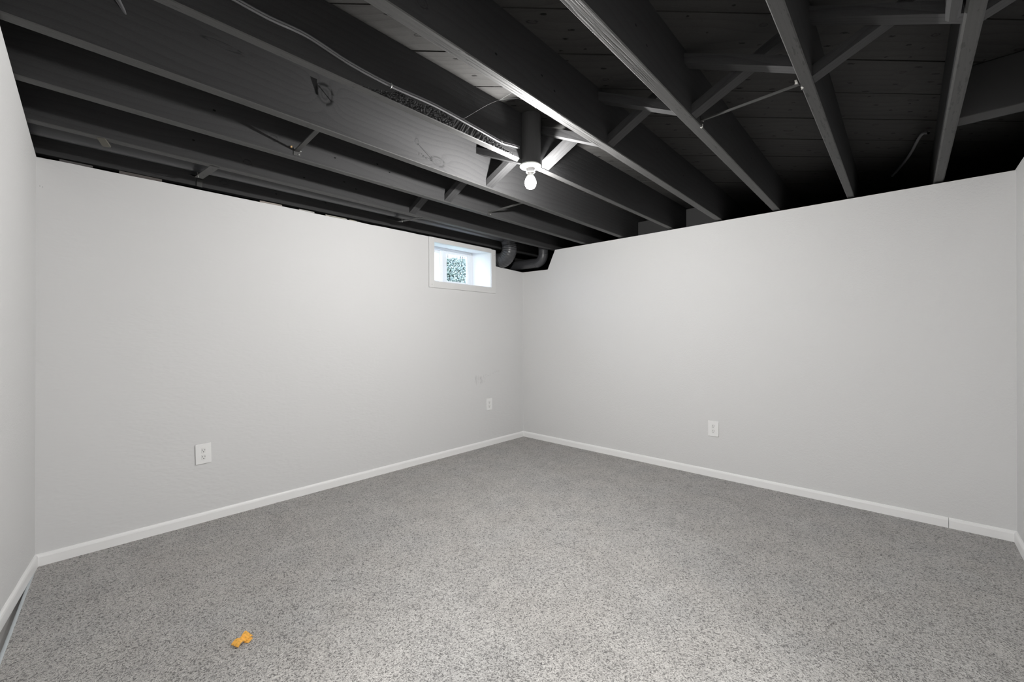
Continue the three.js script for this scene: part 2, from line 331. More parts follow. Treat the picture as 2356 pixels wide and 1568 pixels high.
// baseboards: 58 mm tall with an eased top
const bbProf = [[0, 0], [0.0115, 0], [0.0115, 0.043], [0.0095, 0.051], [0.005, 0.057], [0, 0.0585]];
function baseboard(a, b, name, label) {                                // runs from a to b ([x, z]); room on the left hand of a->b
  const dx = b[0] - a[0], dz = b[1] - a[1], L = Math.hypot(dx, dz), n = [dz / L, -dx / L];
  const s = new THREE.Shape(bbProf.map((p) => new THREE.Vector2(...p)));
  const g = new THREE.ExtrudeGeometry(s, { depth: L, bevelEnabled: false });
  const p = g.attributes.position;
  for (let i = 0; i < p.count; i++) { const o = p.getX(i), y = p.getY(i), t = p.getZ(i) / L; p.setXYZ(i, a[0] + dx * t + n[0] * o, y + 0.0, a[1] + dz * t + n[1] * o); }
  g.computeVertexNormals();
  return struct(mesh(name, g, trimMat), label);
}
baseboard([0, 0], [-3.586, 0], 'baseboard_back', 'white baseboard under the window wall');
baseboard([0, 3.272], [0, 0], 'baseboard_right', 'long white baseboard along the right wall');
baseboard([0, ZR], [0, 3.274], 'baseboard_right', 'short end piece of white baseboard past the joint on the right wall');
baseboard([DX1, ZR], [0, ZR], 'baseboard_front', 'white baseboard of the right end wall');
baseboard([lwX(0, 0), 0], [lwX(0, 2.2), 2.2], 'baseboard_left', 'white baseboard of the left end wall');

/* ---- floor deck overhead: diagonal planks, each a piece of the ceiling */
{
  const c = group('ceiling'); struct(c, 'underside of the floor above, diagonal boards painted black');
  const deck = mesh('backing_deck', box(-5.4, 1.5, JT + 0.026, JT + 0.06, -0.41, 5.3), black, c);
  const rx0 = -5.2, rx1 = 1.3, rz0 = -0.41, rz1 = 5.0, q = Math.SQRT1_2, pitch = 0.2325;
  const clip = (poly, nx, nz, d) => { const o = []; for (let i = 0; i < poly.length; i++) { const a = poly[i], b = poly[(i + 1) % poly.length], da = a[0] * nx + a[1] * nz - d, db = b[0] * nx + b[1] * nz - d; if (da >= 0) o.push(a); if (da * db < 0) { const t = da / (da - db); o.push([a[0] + (b[0] - a[0]) * t, a[1] + (b[1] - a[1]) * t]); } } return o; };
  for (let k = -24; k <= 16; k++) {
    const s0 = -2.758 + pitch * k + 0.0036, s1 = s0 + pitch - 0.0072;
    let poly = [[rx0, rz0], [rx1, rz0], [rx1, rz1], [rx0, rz1]];
    poly = clip(poly, q, -q, s0); if (poly.length > 2) poly = clip(poly, -q, q, -s1);
    if (poly.length < 3) continue;
    const g = slab(poly, [], 0.019, (u, v, w) => [u, JT + 0.001 + w, v], false), dy = rr(-0.0008, 0.0008), off = rr(0, 3);
    const p = g.attributes.position, uv = g.attributes.uv;
    for (let i = 0; i < p.count; i++) { p.setY(i, p.getY(i) + dy); const x = p.getX(i), z = p.getZ(i); uv.setXY(i, ((x + z) * q + off) / 3.2, ((x - z) * q - s0) / 0.23); }
    mesh('plank', g, plankMats[((k % 3) + 3) % 3], c);
  }
}
/* ---- dark space behind the walls: foundation, sills, rim */
{
  const pts = [[-5.3, -0.25], [1.3, -0.25], [1.3, JT], [-5.3, JT]];
  const g = slab(pts, [[[WX0 - 0.06, WY0 - 0.08], [WX1 + 0.06, WY0 - 0.08], [WX1 + 0.06, WY1 + 0.06], [WX0 - 0.06, WY1 + 0.06]]], 0.085, (u, v, w) => [u, v, w - 0.405]);
  struct(mesh('wall_foundation', g, black), 'dark foundation wall behind the boarded walls');
  struct(mesh('wall_outer_right', box(1.3, 1.45, -0.25, JT, -0.5, 5.3), black), 'dark far side of the space beyond the right wall');
  struct(mesh('wall_outer_front', box(-5.3, 1.45, -0.25, JT, 5.2, 5.3), black), 'dark far side of the space behind the front wall');
  struct(mesh('wall_outer_left', box(-5.4, -5.3, -0.25, JT, -0.5, 5.3), black), 'dark far side of the space left of the room');
  struct(mesh('wall_hall', mergeGeometries([box(-1.7, -1.6, -0.016, HT, ZR + 0.1, 5.1), box(-5.2, -1.6, -0.016, HT, 5.1, 5.19), box(-5.3, -5.2, -0.016, HT, 1.4, 5.19), box(-5.2, -3.95, -0.016, HT, 1.4, 1.5)]), wallMat), 'white walls of the unseen hall outside the added doorways');
  struct(mesh('floor_outer', box(-5.4, 1.45, -0.3, -0.25, -0.5, 5.3), black), 'ground under the slab');
}

/* ------------------------------------------------------------------ joists */
// [z of the lower-left edge at x = 0, skew per metre, material of the face, of the edge, label]
const TH = { A: 0.043, B: 0.0375, C: 0.046, D: 0.046, E: 0.0365, F: 0.047, G: 0.0445, H: 0.0445 };
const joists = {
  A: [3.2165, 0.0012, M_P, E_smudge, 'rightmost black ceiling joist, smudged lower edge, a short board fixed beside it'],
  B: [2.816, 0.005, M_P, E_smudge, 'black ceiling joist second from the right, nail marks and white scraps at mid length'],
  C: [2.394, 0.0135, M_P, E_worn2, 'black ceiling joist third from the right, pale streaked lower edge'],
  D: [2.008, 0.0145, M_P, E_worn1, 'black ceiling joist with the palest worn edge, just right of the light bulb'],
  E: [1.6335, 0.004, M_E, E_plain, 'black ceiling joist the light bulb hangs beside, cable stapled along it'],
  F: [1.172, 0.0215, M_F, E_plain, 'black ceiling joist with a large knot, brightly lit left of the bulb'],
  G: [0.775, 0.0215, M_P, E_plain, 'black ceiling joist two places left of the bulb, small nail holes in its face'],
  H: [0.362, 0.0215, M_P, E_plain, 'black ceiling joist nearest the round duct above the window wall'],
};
const jz = (k, x) => joists[k][0] - joists[k][1] * x;                   // lower-left edge at x; the near face is at + TH
for (const [k, [z, sk, fm, em, label]] of Object.entries(joists)) {
  const g = group('ceiling_joist', 0, 0, 0);
  g.position.set(0, 0, z); g.rotation.y = Math.atan(sk);
  const x1 = 1.25, x0 = -5.0;
  mesh('joist_board', boardGeo(x0, x1, JB, JT, 0, TH[k], k === 'A' ? 0.006 : 0.003, 'body', uvj, 8), fm, g);
  mesh('lit_worn_edge', boardGeo(x0, x1, JB, JT, 0, TH[k], k === 'A' ? 0.006 : 0.003, 'edge', uvj, 8), em, g);  // underside tone holds painted-in light as well as wear
  tag(g, label, 'joist');
}
{ // one more joist out of sight past the right end, and the rim over the window wall
  const g = mesh('rim_joist', boardGeo(-5.0, 1.25, 2.016, JT, -0.052, -0.010, 0.002, 'all', uvj, 8), M_P);
  tag(g, 'black rim board lying along the top of the window wall', 'joist');
  const b = mesh('ceiling_joist', boardGeo(-5.0, 1.25, JB, JT, 3.66, 3.70, 0.002, 'all', uvj, 8), M_P);
  struct(b, 'black ceiling joist past the end wall, off to the far right');
}

/* ------------------------------------------------------------------ cross bridging */
const order = ['H', 'G', 'F', 'E', 'D', 'C', 'B', 'A'];
function brace(xa, xb, z0, y0, z1, y1, label, grp) {                    // stick with plumb-cut ends, width xa..xb
  const t = 0.038, m = new MB();
  const P = (x, q) => [x, q[1], q[0]], pr = [[z0, y0], [z1, y1], [z1, y1 + t], [z0, y0 + t]];
  const L = Math.hypot(z1 - z0, y1 - y0), U = [[0, 0], [L / 0.6, 0], [L / 0.6, 1], [0, 1]];
  m.quad(P(xa, pr[0]), P(xa, pr[1]), P(xa, pr[2]), P(xa, pr[3]), ...[[0, 0], [L / 0.6, 0], [L / 0.6, .3], [0, .3]]);
  m.quad(P(xb, pr[1]), P(xb, pr[0]), P(xb, pr[3]), P(xb, pr[2]), ...[[L / 0.6, 0], [0, 0], [0, .3], [L / 0.6, .3]]);
  m.quad(P(xb, pr[0]), P(xb, pr[1]), P(xa, pr[1]), P(xa, pr[0]), ...U);
  m.quad(P(xa, pr[3]), P(xa, pr[2]), P(xb, pr[2]), P(xb, pr[3]), ...U);
  m.quad(P(xb, pr[0]), P(xa, pr[0]), P(xa, pr[3]), P(xb, pr[3]), [0, 0], [.1, 0], [.1, .3], [0, .3]);
  m.quad(P(xa, pr[1]), P(xb, pr[1]), P(xb, pr[2]), P(xa, pr[2]), [0, 0], [.1, 0], [.1, .3], [0, .3]);
  let g = m.geo();
  if (z1 < z0) { for (const k of ['position', 'normal', 'uv']) { const a = g.attributes[k], n = a.itemSize; for (let i = 0; i < a.count; i += 3) for (let c = 0; c < n; c++) { const v = a.array[(i + 1) * n + c]; a.array[(i + 1) * n + c] = a.array[(i + 2) * n + c]; a.array[(i + 2) * n + c] = v; } } g.computeVertexNormals(); }
  return tag(mesh('bridging_brace', g, braceMat), label, 'brace', grp);
}
const bay = { H: 'in the bay two left of the knotty joist', G: 'in the bay left of the knotty joist', F: 'between the knotty joist and the bulb joist', E: 'in the bay right behind the light bulb', D: 'in the bay right of the pale worn joist', C: 'in the third bay from the right', B: 'in the bay left of the rightmost joist' };
for (let i = 0; i < order.length - 1; i++) {
  const a = order[i], b = order[i + 1], xm = -1.73;
  const za = jz(a, xm) + TH[a], zb = jz(b, xm);
  const [p, q, r, t] = a === 'E' ? [-1.740, -1.685, -1.80, -1.745] : a === 'B' ? [-1.722, -1.667, -1.785, -1.73] : [-1.755, -1.70, -1.835, -1.78];
  brace(p, q, za, JB + 0.008, zb, JT - 0.056, 'black diagonal brace rising to the right ' + bay[a], 'cross bridging between the joists');
  brace(r, t, zb, JB + 0.006, za, JT - 0.056, 'black diagonal brace rising to the left ' + bay[a], 'cross bridging between the joists');
}
brace(-1.755, -1.70, jz('A', -1.73) + TH.A, JB + 0.008, 3.66, JT - 0.056, 'black diagonal brace rising away right of the rightmost joist', 'cross bridging between the joists');

/* thin spacer bars with nailed end tabs */
function spacer(a, b, w, label) {
  const g = group('spacer_bar');
  mesh('bar', barGeo(a, b, w, 0.006, 0.001), strapMat, g);
  mesh('end_tab', box(a[0] - w * 0.6, a[0] + w * 0.9, a[1] - 0.022, a[1] + 0.016, a[2] - 0.001, a[2] + 0.003), strapMat, g);
  const n = new THREE.CylinderGeometry(0.0035, 0.0035, 0.004, 10); n.rotateX(Math.PI / 2);
  for (const [dx, dy] of [[0.012, -0.014], [0.02, 0.004]]) { const q = mesh('nail', n.clone().translate(a[0] + dx, a[1] + dy, a[2] + 0.004), nailMat, g); }
  return tag(g, label, 'spacer bar');
}
const yG = jz('G', -2.7) + TH.G;
spacer([-2.695, 2.036, yG], [-2.70, 2.058, jz('F', -2.7)], 0.022, 'thin dark bar across to the knotty joist, white scraps at its lower end');
spacer([-1.335, 2.022, jz('G', -1.33) + TH.G], [-1.30, 2.036, jz('F', -1.3)], 0.020, 'thin bar between joists to the left, in line below the light bulb');
spacer([-1.646, 2.024, jz('C', -1.65) + TH.C], [-1.712, 2.004, jz('B', -1.7)], 0.011, 'thin pale bar slanting across the bay under the joist with white scraps');
{ // torn white paper scraps caught on nails
  const pm = std({ color: lc(0.62, 0.61, 0.58), roughness: 0.9, side: THREE.DoubleSide });
  const scrap = (x, y, z, s0, label, normal) => {
    const s = s0 * 0.75;
    const m = new MB(), n = 7, pts = Array.from({ length: n }, (_, i) => { const t = i / n * Math.PI * 2, r = s * rr(0.35, 1); return [Math.cos(t) * r, Math.sin(t) * r, rr(-0.3, 0.3) * s]; });
    for (let i = 0; i < n; i++) m.tri([0, 0, 0.3 * s], pts[i], pts[(i + 1) % n], [0, 0], [1, 0], [0, 1]);
    const g = m.geo(); g.lookAt(new THREE.Vector3(...normal)); g.translate(x, y, z);
    return tag(mesh('paper_scrap', g, pm), label, 'scrap');
  };
  scrap(-1.728, 2.008, jz('B', -1.72) - 0.008, 0.014, 'white torn scrap hanging on the left edge of the second joist from the right', [-1, -0.6, 1]);
  scrap(-1.69, 1.999, jz('B', -1.69) + 0.004, 0.010, 'lower tiny white scrap on the second joist from the right', [-0.6, -1, 0.4]);
  scrap(-1.625, 2.004, jz('C', -1.62) + TH.C - 0.004, 0.011, 'tiny white scrap on the edge of the streaked joist', [-0.6, -1, 0.5]);
  scrap(-2.72, 2.05, yG + 0.006, 0.012, 'orange-brown splinter beside the thin dark bar end', [-0.5, -0.2, 1]).material = std({ color: lc(0.55, 0.36, 0.17), roughness: 0.9, side: THREE.DoubleSide });
}

/* blocking and short boards */
function board(name, geo, label, cat, mat = M_P) { return tag(mesh(name, geo, mat), label, cat); }
{
  const cz = 1.693, cx = -1.855, r = 0.0525, zf = jz('E', cx) + TH.E + 0.001, a0 = Math.asin((zf - cz) / r), pts = [];
  for (let i = 0; i <= 20; i++) { const t = a0 + (Math.PI - 2 * a0) * i / 20; pts.push([cx + r * Math.cos(t), cz + r * Math.sin(t)]); }
  board('mounting_block', slab(pts, [], JT - 1.9865, (u, v, w) => [u, JT - w, v], false), 'black rounded mounting block above the porcelain lamp holder', 'block', phys({ color: lc(0.06), roughness: 0.6, specularIntensity: 0.3 }));
}
board('solid_block', box(0.3, 0.34, 2.01, 2.195, jz('F', 0.3) + TH.F, jz('E', 0.3), 0.002), 'dark end block between joists left of the bulb joist, over the right wall', 'block', std({ color: lc(0.035), roughness: 0.75 }));
board('solid_block', box(0.3, 0.34, 2.01, 2.226, jz('E', 0.3) + TH.E, jz('D', 0.3), 0.002), 'dark end block between the bulb joist and the pale worn joist, over the right wall', 'block', std({ color: lc(0.035), roughness: 0.75 }));
board('sister_board', boardGeo(-3.5, -1.79, 1.998, 2.11, jz('A', -2.6) - 0.038, jz('A', -2.6) - 0.008, 0.007, 'all', uvj, 4), 'short board with a rounded end beside the rightmost joist, at the top right', 'board', std({ map: facePlain.map, roughness: 0.55, color: lc(1, 1, 1) }));
board('header_board', box(-0.90, -0.80, 2.03, JT, jz('A', -0.85) + TH.A, 3.66, 0.004), 'dark crosswise board running right from the rightmost joist', 'board', std({ color: lc(0.035), roughness: 0.8 }));

/* ------------------------------------------------------------------ lamp holder and bulb */
{
  const g = group('ceiling_lamp', -1.855, 1.985, 1.693);
  const lathe = (pts, n = 40) => new THREE.LatheGeometry(pts.map((p) => new THREE.Vector2(...p)), n);
  mesh('canopy', lathe([[0.0001, 0.001], [0.052, 0.001], [0.0545, -0.002], [0.0545, -0.006], [0.051, -0.0095], [0.03, -0.014], [0.0265, -0.017], [0.0001, -0.017]]), porcelain, g);
  mesh('socket', lathe([[0.0225, -0.016], [0.0205, -0.020], [0.0205, -0.034], [0.0185, -0.036], [0.0185, -0.017]]), porcelain, g);
  mesh('collar', (() => { const t = new THREE.TorusGeometry(0.0205, 0.0032, 10, 40); t.rotateX(Math.PI / 2); t.translate(0, -0.0345, 0); return t; })(), porcelain, g);
  const s = new THREE.CylinderGeometry(0.003, 0.003, 0.003, 12);
  for (const a of [0.75, 0.75 + Math.PI]) mesh('screw', s.clone().translate(Math.cos(a) * 0.04, -0.0125, Math.sin(a) * 0.04), nailMat, g);
  mesh('bulb_neck', lathe([[0.0125, -0.034], [0.0135, -0.045], [0.0178, -0.056], [0.0185, -0.058], [0.0001, -0.058]], 32), porcelain, g);
  const bulbPts = [[0.0188, -0.0582], [0.0255, -0.070], [0.0295, -0.082], [0.030, -0.092], [0.0275, -0.104], [0.021, -0.114], [0.012, -0.120], [0.0001, -0.1225]];
  const bulb = mesh('bulb', lathe(bulbPts, 36), std({ color: lc(0.9), roughness: 0.4, emissive: lc(1, 0.99, 0.97), emissiveIntensity: 6 }), g);
  bulb.castShadow = false; bulb.userData.label = 'glowing white glass bulb';
  tag(g, 'bare glowing bulb in a white porcelain lamp holder under the black joists', 'lamp');
  const L = new THREE.PointLight(lc(1, 0.985, 0.965), BULB, 0, 2); L.position.set(-1.855, 1.985 - 0.088, 1.693);
  L.castShadow = true; L.shadow.radius = 0.8; L.shadow.mapSize.set(1024, 1024); L.shadow.camera.near = 0.02; L.name = 'bulb_light';
  scene.add(L);
}

/* ------------------------------------------------------------------ cables, ducts, straps */
{
  const g = group('flat_cable'), z = (x) => jz('E', x) + TH.E + 0.0055;
  const pts = [[-3.45, 2.12], [-3.27, 2.098], [-3.087, 2.083], [-2.961, 2.086], [-2.815, 2.064], [-2.652, 2.056], [-2.443, 2.062], [-2.2, 2.050], [-2.06, 2.041], [-1.985, 2.050], [-1.93, 2.056]];
  const mk = (dy) => tube(pts.map(([x, y]) => [x, y + dy, z(x)]), 0.0042, 160, 8);
  mesh('sheath', mergeGeometries([mk(0.0036), mk(-0.0036)]), cableMat, g);
  for (const [x, y] of [[-2.652, 2.056], [-2.06, 2.041]]) {
    const s = new THREE.TorusGeometry(0.0095, 0.0014, 6, 16, Math.PI); s.rotateZ(-Math.PI / 2); s.rotateY(-Math.PI / 2); s.translate(x, y, z(x) - 0.003);
    mesh('staple', s, nailMat, g);
  }
  tag(g, 'black-painted flat cable stapled along the joist up to the lamp', 'cable');
  tag(mesh('loose_cable', tube([[-0.395, 2.17, 3.185], [-0.33, 2.195, 3.165], [-0.235, 2.2, 3.148], [-0.06, 2.2, 3.125], [0.09, 2.2, 3.10], [0.25, 2.195, 3.062], [0.36, 2.19, 3.03]], 0.0075, 60, 8), cableMat), 'loose dark cable curving across the bay near the right wall', 'cable');
  tag(mesh('cable_stub', tube([[-3.44, 2.232, 1.30], [-3.41, 2.21, 1.296], [-3.381, 2.180, 1.290], [-3.358, 2.139, 1.284]], 0.0078, 30, 10), cableMat), 'short cut cable end poking down at the upper left', 'cable');
}
{ // 150 mm round duct: along the wall, down, then out through the wall top
  const r = 0.076, y0 = 2.134, y1 = 1.893, z0 = 0.121, xe = -0.345, R = 0.115;
  const path = new THREE.CurvePath(), V = (x, y, z) => new THREE.Vector3(x, y, z);
  const arc = (c, a, b, n = 10) => Array.from({ length: n + 1 }, (_, i) => { const t = i / n * Math.PI / 2; return c.clone().addScaledVector(a, Math.cos(t)).addScaledVector(b, Math.sin(t)); });
  const ax = V(1, 0, 0), ay = V(0, 1, 0), az = V(0, 0, 1);
  const c1 = V(xe - R, y0 - R, z0), e1 = arc(c1, ay.clone().multiplyScalar(R), ax.clone().multiplyScalar(R));
  const c2 = V(xe, y1 + R, z0 - R), e2 = arc(c2, az.clone().multiplyScalar(R), ay.clone().multiplyScalar(-R));
  class Poly extends THREE.Curve { constructor(p) { super(); this.q = p; } getPoint(t) { const s = t * (this.q.length - 1), i = Math.min(this.q.length - 2, Math.floor(s)); return this.q[i].clone().lerp(this.q[i + 1], s - i); } }
  const g = group('round_duct');
  const straight = (a, b, rad, n) => { const t = new THREE.TubeGeometry(new THREE.LineCurve3(a, b), 8, rad, 28); return mesh(n, t, ductMat, g); };
  straight(V(-5.0, y0, z0 + 0.02), V(xe - R, y0, z0), r, 'straight_run');
  // elbows are gored: each ring is crimped
  const elbow = (pts) => {
    const n = 40, rad = 28, geo = new THREE.TubeGeometry(new Poly(pts), n, r, rad), p = geo.attributes.position, cu = new Poly(pts);
    for (let i = 0; i <= n; i++) { const c = cu.getPointAt(i / n), k = 1 + 0.018 * Math.cos(i / n * Math.PI * 2 * 9); for (let j = 0; j <= rad; j++) { const q = i * (rad + 1) + j, v = new THREE.Vector3().fromBufferAttribute(p, q).sub(c).multiplyScalar(k).add(c); p.setXYZ(q, v.x, v.y, v.z); } }
    geo.computeVertexNormals(); return mesh('elbow', geo, ductMat, g);
  };
  elbow(e1); elbow(e2);
  straight(V(xe, y0 - R, z0), V(xe, y1 + R, z0), r * 1.01, 'drop');
  straight(V(xe, y1, z0 - R), V(xe, y1 + 0.02, -0.32), r, 'outlet_run');
  tag(g, 'black round duct with a ribbed elbow, above and right of the window', 'duct');
}
{ // smaller duct tucked in the corner
  const r = 0.051, x = -0.004, z0 = 0.29, y1 = 1.885, R = 0.085, g = group('round_duct');
  const pts = []; for (let i = 0; i <= 14; i++) { const t = i / 14 * Math.PI / 2; pts.push(new THREE.Vector3(x, y1 + R - Math.sin(t) * R, z0 - R + Math.cos(t) * R)); }
  mesh('drop', new THREE.TubeGeometry(new THREE.LineCurve3(new THREE.Vector3(x, 2.236, z0), pts[0]), 4, r, 24), ductMat, g);
  mesh('elbow', new THREE.TubeGeometry(new THREE.CatmullRomCurve3(pts), 24, r, 24), ductMat, g);
  mesh('outlet_run', new THREE.TubeGeometry(new THREE.LineCurve3(pts[14], new THREE.Vector3(x, y1 + 0.01, -0.32)), 4, r, 24), ductMat, g);
  tag(g, 'smaller black duct bending down in the room corner', 'duct');
}
function hanger(x, label, w) {
  const g = group('hanger_strap'), zh = jz('H', x) + 0.03;
  const hole = new THREE.CylinderGeometry(0.0035, 0.0035, 0.0032, 10);
  mesh('strap', mergeGeometries([barGeo([x, 2.0015, zh], [x - 0.01, 2.022, 0.14], w, 0.0025, 0.0005), barGeo([x - 0.01, 2.022, 0.14], [x - 0.012, 2.075, -0.004], w, 0.0025, 0.0005)]), strapMat, g);
  for (const t of [0.15, 0.7]) mesh('hole', hole.clone().translate(x - 0.01 * t, 2.0012 + 0.0205 * t, zh + (0.14 - zh) * t), slotMat, g);
  const n = new THREE.CylinderGeometry(0.002, 0.002, 0.028, 8); n.rotateZ(0.15);
  mesh('nail', n.translate(x - w * 0.62, 2.02, 0.20), nailMat, g);
  return tag(g, label, 'strap');
}
hanger(-2.945, 'dark perforated strap slung under the duct, at far left', 0.040);
hanger(-1.64, 'perforated strap under the duct, just left of the window', 0.030);
tag(mesh('nailed_chip', barGeo([-3.375, 2.006, 0.47], [-3.352, 1.986, 0.425], 0.03, 0.008), std({ color: lc(0.10, 0.095, 0.08), roughness: 0.8 })), 'little wood chip nailed under a joist at far left', 'chip');
tag(mesh('nail_tab', new RoundedBoxGeometry(0.03, 0.045, 0.006, 2, 0.002).translate(-2.925, 2.035, -0.006), strapMat), 'small tab nailed to the rim board below the far left strap', 'tab');
{ // slivers of drywall and shims packed over the wall top
  const cols = [[0.30, 0.27, 0.24], [0.42, 0.41, 0.39], [0.40, 0.39, 0.34], [0.38, 0.35, 0.28], [0.10, 0.09, 0.085], [0.09, 0.085, 0.085]];
  [[-2.60, -2.465, 0.011], [-2.355, -2.25, 0.008], [-2.17, -2.01, 0.007], [-1.99, -1.93, 0.006], [-3.28, -3.10, 0.016], [-3.50, -3.38, 0.012]].forEach(([a, b, h], i) =>
    tag(mesh('packing_shim', box(a, b, 1.995, 1.995 + h, -0.016, -0.003 , 0.0015), std({ color: lc(...cols[i]), roughness: 0.9 })), ['longest pale shim in the gap over the window wall', 'second pale shim from the left over the window wall', 'pale shim over the wall nearest the window but one', 'short pale shim over the wall nearest the window', 'dark reddish shim in the gap at far left', 'dark shim next to the left corner over the wall'][i], 'shim'));
}
{ // cobweb threads by the lamp block
  const th = (p) => tube(p, 0.0006, 24, 4);
  tag(mesh('cobweb', mergeGeometries([
    th([[-2.30, 2.06, 1.69], [-2.22, 2.12, 1.83], [-2.12, 2.115, 1.93], [-2.06, 2.02, 2.03]]),
    th([[-2.22, 2.12, 1.83], [-2.13, 2.19, 1.90], [-2.05, 2.2, 2.02]]), th([[-2.12, 2.115, 1.93], [-2.06, 2.14, 2.0]])]), webMat), 'thin grey cobweb threads between joists above the lamp', 'cobweb');
}

/* ------------------------------------------------------------------ window */
{
  const w = group('window_1'); struct(w, 'small white basement slider window in a deep recess');
  const d = 0.013, g0 = 0.0025, ox0 = -1.265, ox1 = -0.437, oy0 = 1.5435, oy1 = 1.992;
  const arris = 0.0012;
  // flat casing boards
  mesh('casing', box(ox0, WX0, oy0, oy1, g0, d, arris), trimWinMat, w);
  mesh('casing', box(WX1, ox1, oy0, oy1 - 0.006, g0, d, arris), trimWinMat, w);
  mesh('casing', box(WX0 + 0.0004, WX1 - 0.0004, WY1, oy1, g0, d, arris), trimWinMat, w);
  mesh('casing', box(WX0 + 0.0004, WX1 - 0.0004, oy0, WY0, g0, d, arris), trimWinMat, w);
  const nh = new THREE.CylinderGeometry(0.0028, 0.0028, 0.001, 10); nh.rotateX(Math.PI / 2);
  for (const [x, y] of [[-0.455, 1.93], [-1.19, 1.984], [-1.235, 1.57]]) mesh('nail_head', nh.clone().translate(x, y, d + 0.0002), std({ color: lc(0.3), roughness: 0.6 }), w);
  // recess linings; the head board rises towards the window
  const lin = 0.012;
  mesh('jamb_lining', box(WX0 - lin, WX0, WY0 - lin, WY1 + 0.045, WZ, 0), vinyl, w);
  mesh('jamb_lining', box(WX1, WX1 + lin, WY0 - lin, WY1 + 0.045, WZ, 0), vinyl, w);
  mesh('sill_board', box(WX0, WX1, WY0 - lin, WY0, WZ, 0), vinyl, w);
  mesh('head_lining', slab([[0, WY1], [WZ, WY1 + 0.036], [WZ, WY1 + 0.05], [0, WY1 + 0.012]], [], WX1 - WX0, (u, v, t) => [WX1 - t, v, u]), vinyl, w);
  // frame and two sashes
  const fz0 = WZ - 0.06, fz1 = WZ, fy0 = WY0 - 0.01, fy1 = WY1 + 0.036, rail = (x0, x1, y0, y1, z0, z1, n) => mesh(n, box(x0, x1, y0, y1, z0, z1, 0.003), vinyl, w);
  rail(WX0 - 0.01, -1.176, fy0, fy1, fz0, fz1, 'frame_stile'); rail(-0.527, WX1 + 0.006, fy0, fy1, fz0, fz1, 'frame_stile');
  rail(-1.176, -0.527, fy1 - 0.024, fy1, fz0, fz1, 'frame_rail'); rail(-1.176, -0.527, fy0, fy0 + 0.04, fz0, fz1, 'frame_rail');
  const glass = phys({ color: lc(0.98, 1, 1), roughness: 0, transmission: 1, thickness: 0, ior: 1.45, specularIntensity: 0.5 });
  const sash = (x0, x1, y0, y1, z, sw, st) => {
    const a = new THREE.Group(); a.name = numbered('sash'); w.add(a);
    const R = (p, q, r, s) => mesh('sash_bar', box(p, q, r, s, z - 0.011, z + 0.011, 0.003), vinyl, a);
    R(x0, x0 + sw, y0, y1); R(x1 - st, x1, y0, y1); R(x0 + sw, x1 - st, y1 - 0.026, y1); R(x0 + sw, x1 - st, y0, y0 + 0.03);
    mesh('pane', box(x0 + sw - 0.004, x1 - st + 0.004, y0 + 0.026, y1 - 0.022, z - 0.002, z + 0.002), glass, a);
  };
  sash(-1.176, -0.888, fy0 + 0.04, fy1 - 0.024, WZ - 0.042, 0.03, 0.024);
  sash(-0.892, -0.527, fy0 + 0.04, fy1 - 0.024, WZ - 0.014, 0.056, 0.040);
  // reveal through the foundation, outside the frame
  struct(mesh('window_well', mergeGeometries([box(WX0 - 0.075, WX0 - 0.02, WY0 - 0.095, WY1 + 0.07, -0.40, -0.30), box(WX1 + 0.02, WX1 + 0.075, WY0 - 0.095, WY1 + 0.07, -0.40, -0.30), box(WX0 - 0.075, WX1 + 0.075, WY0 - 0.095, WY0 - 0.02, -0.40, -0.30), box(WX0 - 0.075, WX1 + 0.075, WY1 + 0.04, WY1 + 0.075, -0.40, -0.30)]), std({ color: lc(0.6), roughness: 0.8 })), 'pale reveal outside the basement window');
}
